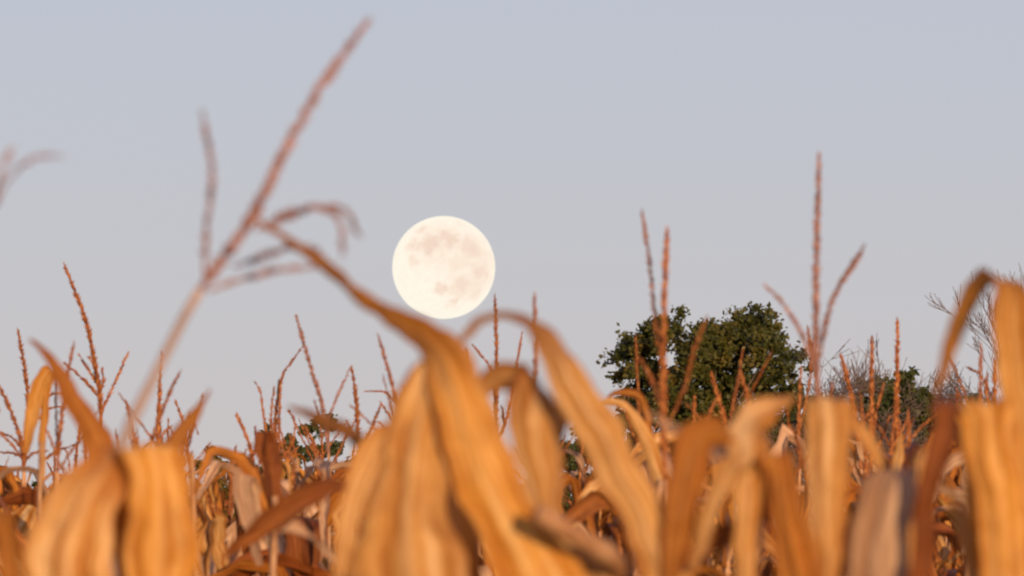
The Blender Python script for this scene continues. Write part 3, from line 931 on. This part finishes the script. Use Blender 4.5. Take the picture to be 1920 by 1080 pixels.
# --- behind: the drooping leaves left of centre
p = corn_at(735, 9.2, 'dry corn plant with a narrow leaf bent down beside the big central leaf', FG)
stalk_part(p, [p.location, P(738, 1150, 9.2), P(745, 950, 9.2), P(750, 850, 9.2)], 0.011, 0.005)
hero_leaf(p, [(770, 980, 9.25, 20), (790, 850, 9.22, 30, 40), (764, 816, 9.16, 22, 60, 20), (718, 820, 9.1, 26, 50, 12), (690, 862, 9.06, 29, 22, 6), (664, 940, 9.04, 23, 12, 4), (648, 1010, 9.03, 18, 8), (636, 1100, 9.03, 12, 6)], 'straw', 0.2, 0.03, 25, dry=[(0, .6), (.35, .5), (.55, .2), (1, 0)])
hero_leaf(p, [(538, 762, 10.0, 2), (580, 776, 9.9, 9, None, 20), (625, 796, 9.75, 14, None, 20), (662, 816, 9.6, 14, None, 20), (700, 870, 9.4, 12), (735, 960, 9.25, 14)], 'rust', 0.3, 0.02, 26)
p = corn_at(690, 11.5, 'dry corn plant with a dark brown leaf slanting down to the left', FG)
stalk_part(p, [p.location, P(692, 1150, 11.5), P(700, 1000, 11.5), P(705, 930, 11.5)], 0.011, 0.006)
hero_leaf(p, [(705, 1000, 11.5, 16), (712, 935, 11.45, 18, 60, 10), (670, 918, 11.4, 15, 85, 20), (622, 912, 11.3, 15, 80, 30), (585, 926, 11.2, 24, 62, -20), (540, 950, 11.15, 30, 52, -35), (490, 985, 11.1, 26, 50, -35), (450, 1018, 11.1, 15, 50, -30), (418, 1045, 11.1, 3, 50)], 'dark', 0.25, 0.03, 27)
hero_leaf(p, [(695, 1150, 11.5, 18), (650, 1080, 11.4, 28, 30), (590, 1010, 11.3, 32, 40, 10), (545, 985, 11.25, 24, 50, 15), (520, 990, 11.2, 6, 50)], 'pale', 0.25, 0.04, 28)
# --- left edge
p = corn_at(-40, 8.0, 'dry corn plant cut by the left edge with a curved bare tassel high up', FG)
stalk_part(p, [p.location, P(-50, 1150, 8), P(-55, 800, 8), P(-45, 560, 8), P(-28, 440, 8)], 0.010, 0.003)
tassel(p, [(-30, 445), (-20, 400), (0, 330), (22, 278)], [[(-22, 420), (5, 355), (40, 312), (75, 295), (116, 293)]], 7.6, 8.0, 'tassel_pink', 41, 0.02)
hero_leaf(p, [(-45, 1150, 8, 20), (-30, 1000, 8, 30, 10), (-8, 955, 7.95, 30, 10, 20), (8, 985, 7.9, 26, -10, 30), (22, 1040, 7.9, 22, -10, 30), (30, 1140, 7.9, 16, -5)], 'rust', 0.25, 0.03, 29)

# ------------------------------------------------------------------ corn: individual tassels in the middle distance
MG = 'dry corn plants with tassels in the middle rows'


def mid_plant(x_foot, d, label, spike, branches, r_px=6.0, mat='tassel', seed=0, leaves=6, dd=0.0, ztop=None):
    rnd = random.Random(900 + seed)
    p = corn_at(x_foot, d, label, MG)
    b = P(spike[0][0], spike[0][1], d)
    foot = p.location
    mid = foot.lerp(b, 0.5) + Vector((rnd.uniform(-0.03, 0.03), rnd.uniform(-0.03, 0.03), 0))
    stalk_part(p, [foot, mid, b.lerp(mid, 0.3) , b], 0.012, 0.0028)
    tassel(p, spike, branches, d, r_px, mat, seed, 0.1, dd)

    def x_at(z):
        f = min(1, z / b.z)
        return (b - foot) * f
    zt = min(ztop or 2.12, b.z - 0.14)
    add_blades(p, rnd, leaves, 1.15, zt, x_at)
    if d > 20:
        add_blades(p, rnd, 4, 1.8, min(2.3, b.z - 0.05), x_at, thin=True)
    return p


mid_plant(190, 27, 'corn plant on the left with a tall curved tassel spike and open side branches', [(190, 815), (188, 745), (178, 680), (160, 600), (119, 492)],
          [[(189, 750), (160, 715), (120, 680)], [(188, 730), (170, 700), (148, 665)], [(190, 775), (212, 725), (241, 660)], [(186, 720), (178, 690), (166, 668)], [(188, 735), (194, 715), (192, 690)]], 7, seed=1)
mid_plant(48, 28, 'corn plant at the left with an upright spike over an orange hanging leaf', [(46, 870), (53, 800), (50, 720), (34, 618)], [[(46, 850), (28, 825), (0, 810)], [(44, 860), (24, 850), (-6, 848)]], 6.5, seed=2)
mid_plant(42, 26, 'corn plant at the left edge with its tassel bent to the left', [(44, 880), (40, 830), (20, 770), (-6, 715)], [[(42, 862), (26, 838), (4, 816), (-10, 812)], [(46, 868), (62, 850), (90, 846)]], 6.5, seed=3)
mid_plant(78, 27, 'corn plant with a kinked drooping tassel beside the orange hanging leaf', [(76, 890), (78, 820), (82, 760), (95, 740), (118, 738)], [[(78, 800), (86, 772), (100, 764), (122, 762)], [(78, 865), (104, 846), (128, 838), (150, 830)], [(76, 870), (112, 842), (126, 850), (130, 880)]], 5, seed=4)
mid_plant(300, 27, 'corn plant with one straight single spike above the left folded leaf', [(294, 870), (297, 800), (303, 660)], [[(294, 850), (306, 815), (322, 798)]], 6.5, seed=5)
mid_plant(255, 26, 'corn plant with a short spike left of the straight single spike', [(258, 880), (252, 820), (236, 752)], [[(257, 860), (268, 840), (280, 830)]], 6, seed=6)
mid_plant(350, 28, 'corn plant with a short spike behind the small upturned leaf', [(356, 870), (345, 800), (329, 752)], [[(350, 830), (364, 800), (372, 812)], [(352, 850), (332, 825), (318, 800)]], 5, seed=7)
mid_plant(520, 27, 'corn plant with a dense upright tassel near the hooded brown leaf', [(520, 880), (516, 800), (522, 735), (526, 710)], [[(516, 850), (508, 790), (514, 725)], [(506, 860), (496, 790), (488, 735), (476, 714)], [(524, 850), (524, 780), (528, 712), (545, 680), (569, 648)], [(520, 870), (548, 830), (552, 790), (540, 770)], [(522, 860), (545, 850), (560, 838)]], 6, seed=8)
mid_plant(478, 26, 'corn plant with a short tilted spike left of the dense upright tassel', [(478, 880), (466, 830), (444, 778)], [[(474, 860), (480, 832), (478, 800)]], 6, seed=9)
mid_plant(620, 24, 'corn plant with a long slim spike leaning left under open sky', [(616, 850), (604, 760), (580, 680), (555, 592)], [[(614, 790), (636, 735), (656, 690)], [(612, 800), (600, 780), (590, 752)]], 6, 'tassel_pink', seed=10)
mid_plant(676, 27, 'corn plant with an upright spike left of the big central leaf', [(678, 870), (671, 800), (667, 740), (659, 688)], [[(676, 840), (692, 810), (714, 760)], [(674, 830), (658, 805), (650, 788)]], 6.5, seed=11)
mid_plant(755, 28, 'corn plant with a hooked drooping tassel branch beside the big central leaf', [(752, 880), (750, 830), (735, 790), (714, 755)], [[(752, 810), (748, 770), (725, 738), (705, 734), (684, 734)], [(752, 840), (720, 800), (706, 790), (700, 802)], [(752, 850), (762, 815), (764, 792)]], 4.5, seed=12)
mid_plant(930, 27, 'corn plant with a straight spike touching the lower right rim of the moon', [(932, 860), (931, 760), (931, 660), (928, 548)], [[(932, 830), (950, 780), (968, 690), (979, 622)], [(932, 800), (922, 700), (900, 664), (884, 645)], [(931, 830), (945, 800), (940, 760)]], 6, seed=13)
mid_plant(1004, 19, 'corn plant with a faint blurred spike right of the moon', [(1006, 840), (1004, 740), (1004, 640), (1002, 548)], [], 7, 'tassel_pink', seed=14)
mid_plant(885, 28, 'corn plant with a thin short spike below the moon', [(882, 800), (880, 720), (877, 655)], [[(882, 780), (896, 750), (905, 742)]], 4.5, seed=15)
mid_plant(1246, 16, 'corn plant with a tall forked tassel in front of the round tree', [(1246, 900), (1244, 760), (1244, 620), (1251, 424)],
          [[(1240, 690), (1228, 590), (1216, 480), (1203, 393)], [(1252, 800), (1285, 720), (1304, 650), (1326, 594)], [(1242, 780), (1226, 720), (1200, 672)]], 10, 'tassel', seed=16, leaves=3, ztop=1.85)
mid_plant(1532, 14.5, 'corn plant with the tallest upright tassel on the right against the sky', [(1534, 760), (1530, 640), (1531, 480), (1536, 284)],
          [[(1538, 670), (1556, 575), (1585, 515), (1622, 458)], [(1528, 690), (1500, 620), (1465, 565), (1433, 534)], [(1540, 640), (1562, 560), (1600, 500), (1618, 470)]], 9.5, 'tassel_pink', seed=17, leaves=3, ztop=1.85)
mid_plant(1195, 26, 'corn plant with a slim spike in front of the left side of the round tree', [(1200, 880), (1197, 760), (1192, 628)], [[(1198, 840), (1182, 800), (1172, 770)], [(1200, 850), (1214, 820), (1216, 800)]], 5, seed=18)
mid_plant(1352, 25, 'corn plant with a short tilted spike before the middle of the round tree', [(1372, 860), (1358, 785), (1333, 698)], [], 6.5, seed=19)
mid_plant(1404, 24, 'corn plant with a short thick spike before the right half of the round tree', [(1412, 840), (1405, 760), (1388, 696)], [], 7, seed=20)
mid_plant(1302, 27, 'corn plant with a small spike low before the round tree trunk', [(1302, 860), (1301, 800), (1302, 745)], [[(1302, 830), (1312, 808), (1318, 800)]], 5.5, seed=21)
mid_plant(1500, 26, 'corn plant at the right edge of the round tree with a thin branched spike', [(1500, 880), (1498, 780), (1502, 688)], [[(1500, 860), (1480, 800), (1478, 760)], [(1500, 800), (1520, 700), (1515, 612)]], 5.5, seed=22)
mid_plant(1530, 22, 'corn plant with a leaning orange spike under the tallest right tassel', [(1545, 860), (1536, 760), (1528, 690), (1514, 614)], [[(1540, 800), (1556, 760), (1560, 720)]], 7, seed=23)
mid_plant(1600, 27, 'corn plant with a leaning spike in front of the grey twiggy crown', [(1615, 880), (1602, 770), (1576, 662)], [[(1608, 820), (1626, 780), (1636, 760)]], 7, seed=24)
mid_plant(1634, 26, 'corn plant with an upright spike and one close side branch right of the tree', [(1632, 900), (1634, 780), (1635, 632)], [[(1632, 850), (1642, 780), (1657, 718)], [(1632, 870), (1650, 830), (1668, 780)]], 7, seed=25)
mid_plant(1682, 26, 'corn plant with the tall straight spike right of the dark bush', [(1680, 900), (1681, 800), (1682, 700), (1683, 594)], [[(1680, 860), (1660, 820), (1645, 795)], [(1680, 850), (1700, 810), (1712, 785)], [(1680, 880), (1700, 870), (1722, 840)]], 7, seed=26)
mid_plant(1866, 27, 'corn plant with a short bristly tassel framed by the tall folded leaf', [(1868, 880), (1866, 780), (1864, 672)], [[(1866, 760), (1840, 706), (1812, 688)], [(1866, 790), (1886, 750), (1892, 720)], [(1866, 780), (1850, 740), (1852, 700)]], 6.5, seed=27)
mid_plant(1798, 28, 'corn plant with a small spike in the gap of the folded leaf', [(1800, 880), (1798, 800), (1794, 728)], [[(1798, 800), (1815, 770), (1822, 745)]], 6, seed=28)

# mid-distance leaves the photo shows singly
p = corn_at(70, 20, 'corn plant with an orange leaf bent over and hanging beside the left spikes', MG)
stalk_part(p, [p.location, P(72, 1000, 20), P(76, 880, 20), P(78, 820, 20)], 0.010, 0.004)
hero_leaf(p, [(78, 900, 20, 6), (84, 760, 20, 8), (96, 700, 19.95, 9, 40), (84, 700, 19.9, 12, 30), (68, 740, 19.88, 15), (58, 790, 19.87, 13), (50, 850, 19.87, 4)], 'gold', 0.25, 0.02, 51)
add_blades(p, random.Random(3), 4, 1.2, 1.95, lambda z: Vector((0, 0, 0)))
p = corn_at(505, 17, 'corn plant with a dark hooded leaf curled over an orange blade', MG)
stalk_part(p, [p.location, P(512, 1050, 17), P(516, 960, 17), P(515, 930, 17)], 0.010, 0.005)
hero_leaf(p, [(518, 1000, 17, 8), (512, 900, 17, 17, 5), (504, 848, 16.98, 19, 5), (498, 818, 16.94, 14, 5, 0), (493, 810, 16.88, 10, 0, 20), (490, 840, 16.86, 12, -5, 20), (494, 870, 16.86, 3, 0)], 'dark', 0.4, 0.02, 52)
hero_leaf(p, [(516, 1000, 17, 8), (470, 880, 17.1, 16, None, -20), (430, 852, 17.1, 10), (395, 846, 17.1, 8), (380, 880, 17.1, 7), (365, 930, 17.1, 2)], 'rust', 0.3, 0.03, 53)
hero_leaf(p, [(516, 1040, 17, 8), (480, 930, 17.05, 20, 20), (462, 890, 17, 20, 30, 10), (455, 910, 16.95, 18, 10), (468, 980, 16.93, 14), (490, 1060, 16.93, 5)], 'pale', 0.3, 0.03, 54)
p = corn_at(1215, 18, 'corn plant with thin leaves arching before the lower left of the round tree', MG)
stalk_part(p, [p.location, P(1228, 1000, 18), P(1240, 900, 18)], 0.010, 0.005)
hero_leaf(p, [(1252, 960, 18, 12), (1235, 890, 18, 16, None, 10), (1205, 810, 17.97, 13), (1175, 765, 17.95, 9), (1140, 752, 17.95, 6), (1120, 764, 17.95, 2)], 'straw', 0.35, 0.03, 55)
hero_leaf(p, [(1245, 960, 18, 8), (1222, 830, 18.05, 8), (1210, 770, 18.05, 7), (1195, 742, 18, 7), (1160, 736, 18, 6), (1140, 742, 18, 2)], 'rust', 0.35, 0.03, 56)
hero_leaf(p, [(1240, 1080, 18, 12), (1170, 965, 18, 22, 40, -20), (1130, 935, 18, 24, 50, -20), (1085, 960, 18, 18, 60), (1056, 985, 18, 4)], 'brown', 0.3, 0.03, 57)
p = corn_at(1795, 17, 'corn plant with a pale pointed leaf between the dark leaf and the bright one', MG)
stalk_part(p, [p.location, P(1812, 1080, 17), P(1830, 980, 17)], 0.010, 0.005)
hero_leaf(p, [(1748, 912, 17, 2), (1775, 922, 17, 9), (1812, 934, 17, 13), (1835, 960, 17, 18, 30), (1825, 1000, 16.95, 20, 10), (1805, 1040, 16.93, 6)], 'pale', 0.25, 0.03, 58)
p = corn_at(1690, 21, 'corn plant with a small upright orange husk leaf below the tall straight spike', MG)
stalk_part(p, [p.location, P(1688, 1000, 21), P(1686, 900, 21)], 0.010, 0.005)
hero_leaf(p, [(1686, 960, 21, 6), (1680, 890, 21, 11, 5), (1684, 850, 21, 10, 5), (1690, 812, 21, 2, 5)], 'straw', 0.3, 0.02, 59)
add_blades(p, random.Random(5), 5, 1.2, 2.1, lambda z: Vector((0, 0, 0)))

# ------------------------------------------------------------------ corn: the rest of the rows
TASSELS = []
for i in range(8):
    rnd = random.Random(500 + i)
    h = rnd.uniform(0.18, 0.30)
    bend = rnd.uniform(-0.08, 0.08)
    sp = [Vector((bend * (t / 10) ** 2, 0.2 * bend * (t / 10) ** 2, h * t / 10)) for t in range(11)]
    v, f = spikelet_tube(sp, 0.003, 0.0075, 0.15, 6, 0.006, i, 0.010)
    spm = make_mesh('tassel', v, f, M['tassel'], smooth=False)
    brs = []
    for k in range(rnd.randint(2, 5)):
        az = rnd.uniform(0, 6.28)
        ln = rnd.uniform(0.09, 0.18)
        z0 = rnd.uniform(0.0, 0.07)
        sp_, dr = rnd.uniform(0.35, 0.8), rnd.choice([0, 0, 0.5, 1.6])
        bp = []
        for t in range(9):
            q = t / 8
            bp.append(Vector((math.cos(az) * ln * sp_ * q, math.sin(az) * ln * sp_ * q, z0 + ln * (q - dr * 0.5 * q * q))))
        v, f = spikelet_tube(bp, 0.0018, 0.0048, 0.1, 5, 0.0065, i * 9 + k, 0.008)
        brs.append(make_mesh('tassel_branch', v, f, M['tassel'], smooth=False))
    TASSELS.append((spm, brs))
STALKS = []
for i in range(4):
    rnd = random.Random(700 + i)
    e = empty('tmp', (0, 0, 0))
    o = stalk_part(e, [Vector((0, 0, 0)), Vector((rnd.uniform(-.03, .03), rnd.uniform(-.03, .03), 0.8)), Vector((rnd.uniform(-.03, .03), 0, 1.6)), Vector((0, 0, 2.2))], 0.012, 0.004)
    STALKS.append(o.data)
    bpy.data.objects.remove(o); bpy.data.objects.remove(e)


def region_label(x, d, branches, lean):
    where = ['at the far left edge', 'behind the left folded leaves', 'around the dense upright tassel', 'behind the big central leaf',
             'behind the arched leaf', 'before the round tree', 'under the tallest right tassel', 'below the tall straight spike', 'behind the right folded leaves']
    bounds = [110, 360, 620, 900, 1140, 1420, 1580, 1740]
    k = sum(x > b for b in bounds)
    depth = 'front row' if d < 25 else ('middle row' if d < 31 else 'back row')
    top = 'no tassel' if branches == 0 else f'{["", "one", "two", "three", "four", "five"][branches]}-branched tassel'
    pose = 'upright corn plant' if abs(lean) < 0.017 else ('corn plant leaning right' if lean > 0 else 'corn plant leaning left')
    return f'{pose}, {top}, {depth}, {where[k]}'


rnd = random.Random(77)
count = 0
RG = 'dry corn plants filling the rows'
d = 21.5
while d < 46 and count < 225:
    half = 1040 * px(d) + 0.25
    xw = -half + rnd.uniform(0, 0.2)
    while xw < half and count < 225:
        X = xw + rnd.uniform(-0.05, 0.05)
        dd = d + rnd.uniform(-0.2, 0.2)
        pxx = 960 + X / px(dd)
        p = empty('corn_plant', (X, dd, 0))
        bare = rnd.random() < 0.3
        h = rnd.uniform(0.88, 1.03)
        tilt = rnd.uniform(-0.05, 0.05)
        spm, brs = rnd.choice(TASSELS)
        tag(p, region_label(pxx, dd, 0 if bare else len(brs), tilt), 'corn plant', RG)
        lean = Matrix.Rotation(rnd.uniform(-0.04, 0.04), 4, 'X') @ Matrix.Rotation(tilt, 4, 'Y')
        link('stalk', rnd.choice(STALKS), p, lean @ Matrix.Scale(h, 4, (0, 0, 1)))
        ax = lean @ Vector((0, 0, 1))
        add_blades(p, rnd, rnd.randint(7, 10), 1.15, 2.17 * h, lambda z: ax * z - Vector((0, 0, z)))
        add_blades(p, rnd, 4, 1.7, 2.25 * h, lambda z: ax * z - Vector((0, 0, z)), thin=True)
        if not bare:
            m = Matrix.Translation(ax * 2.19 * h) @ lean @ Matrix.Rotation(rnd.uniform(0, 6.28), 4, 'Z')
            t = link('tassel', spm, p, m)
            for b in brs:
                link('tassel_branch', b, t)
        count += 1
        xw += 0.20 if d < 31 else 0.45
    d += 0.85 if d < 31 else 2.4
print('row plants', count, 'objects', len(bpy.data.objects))
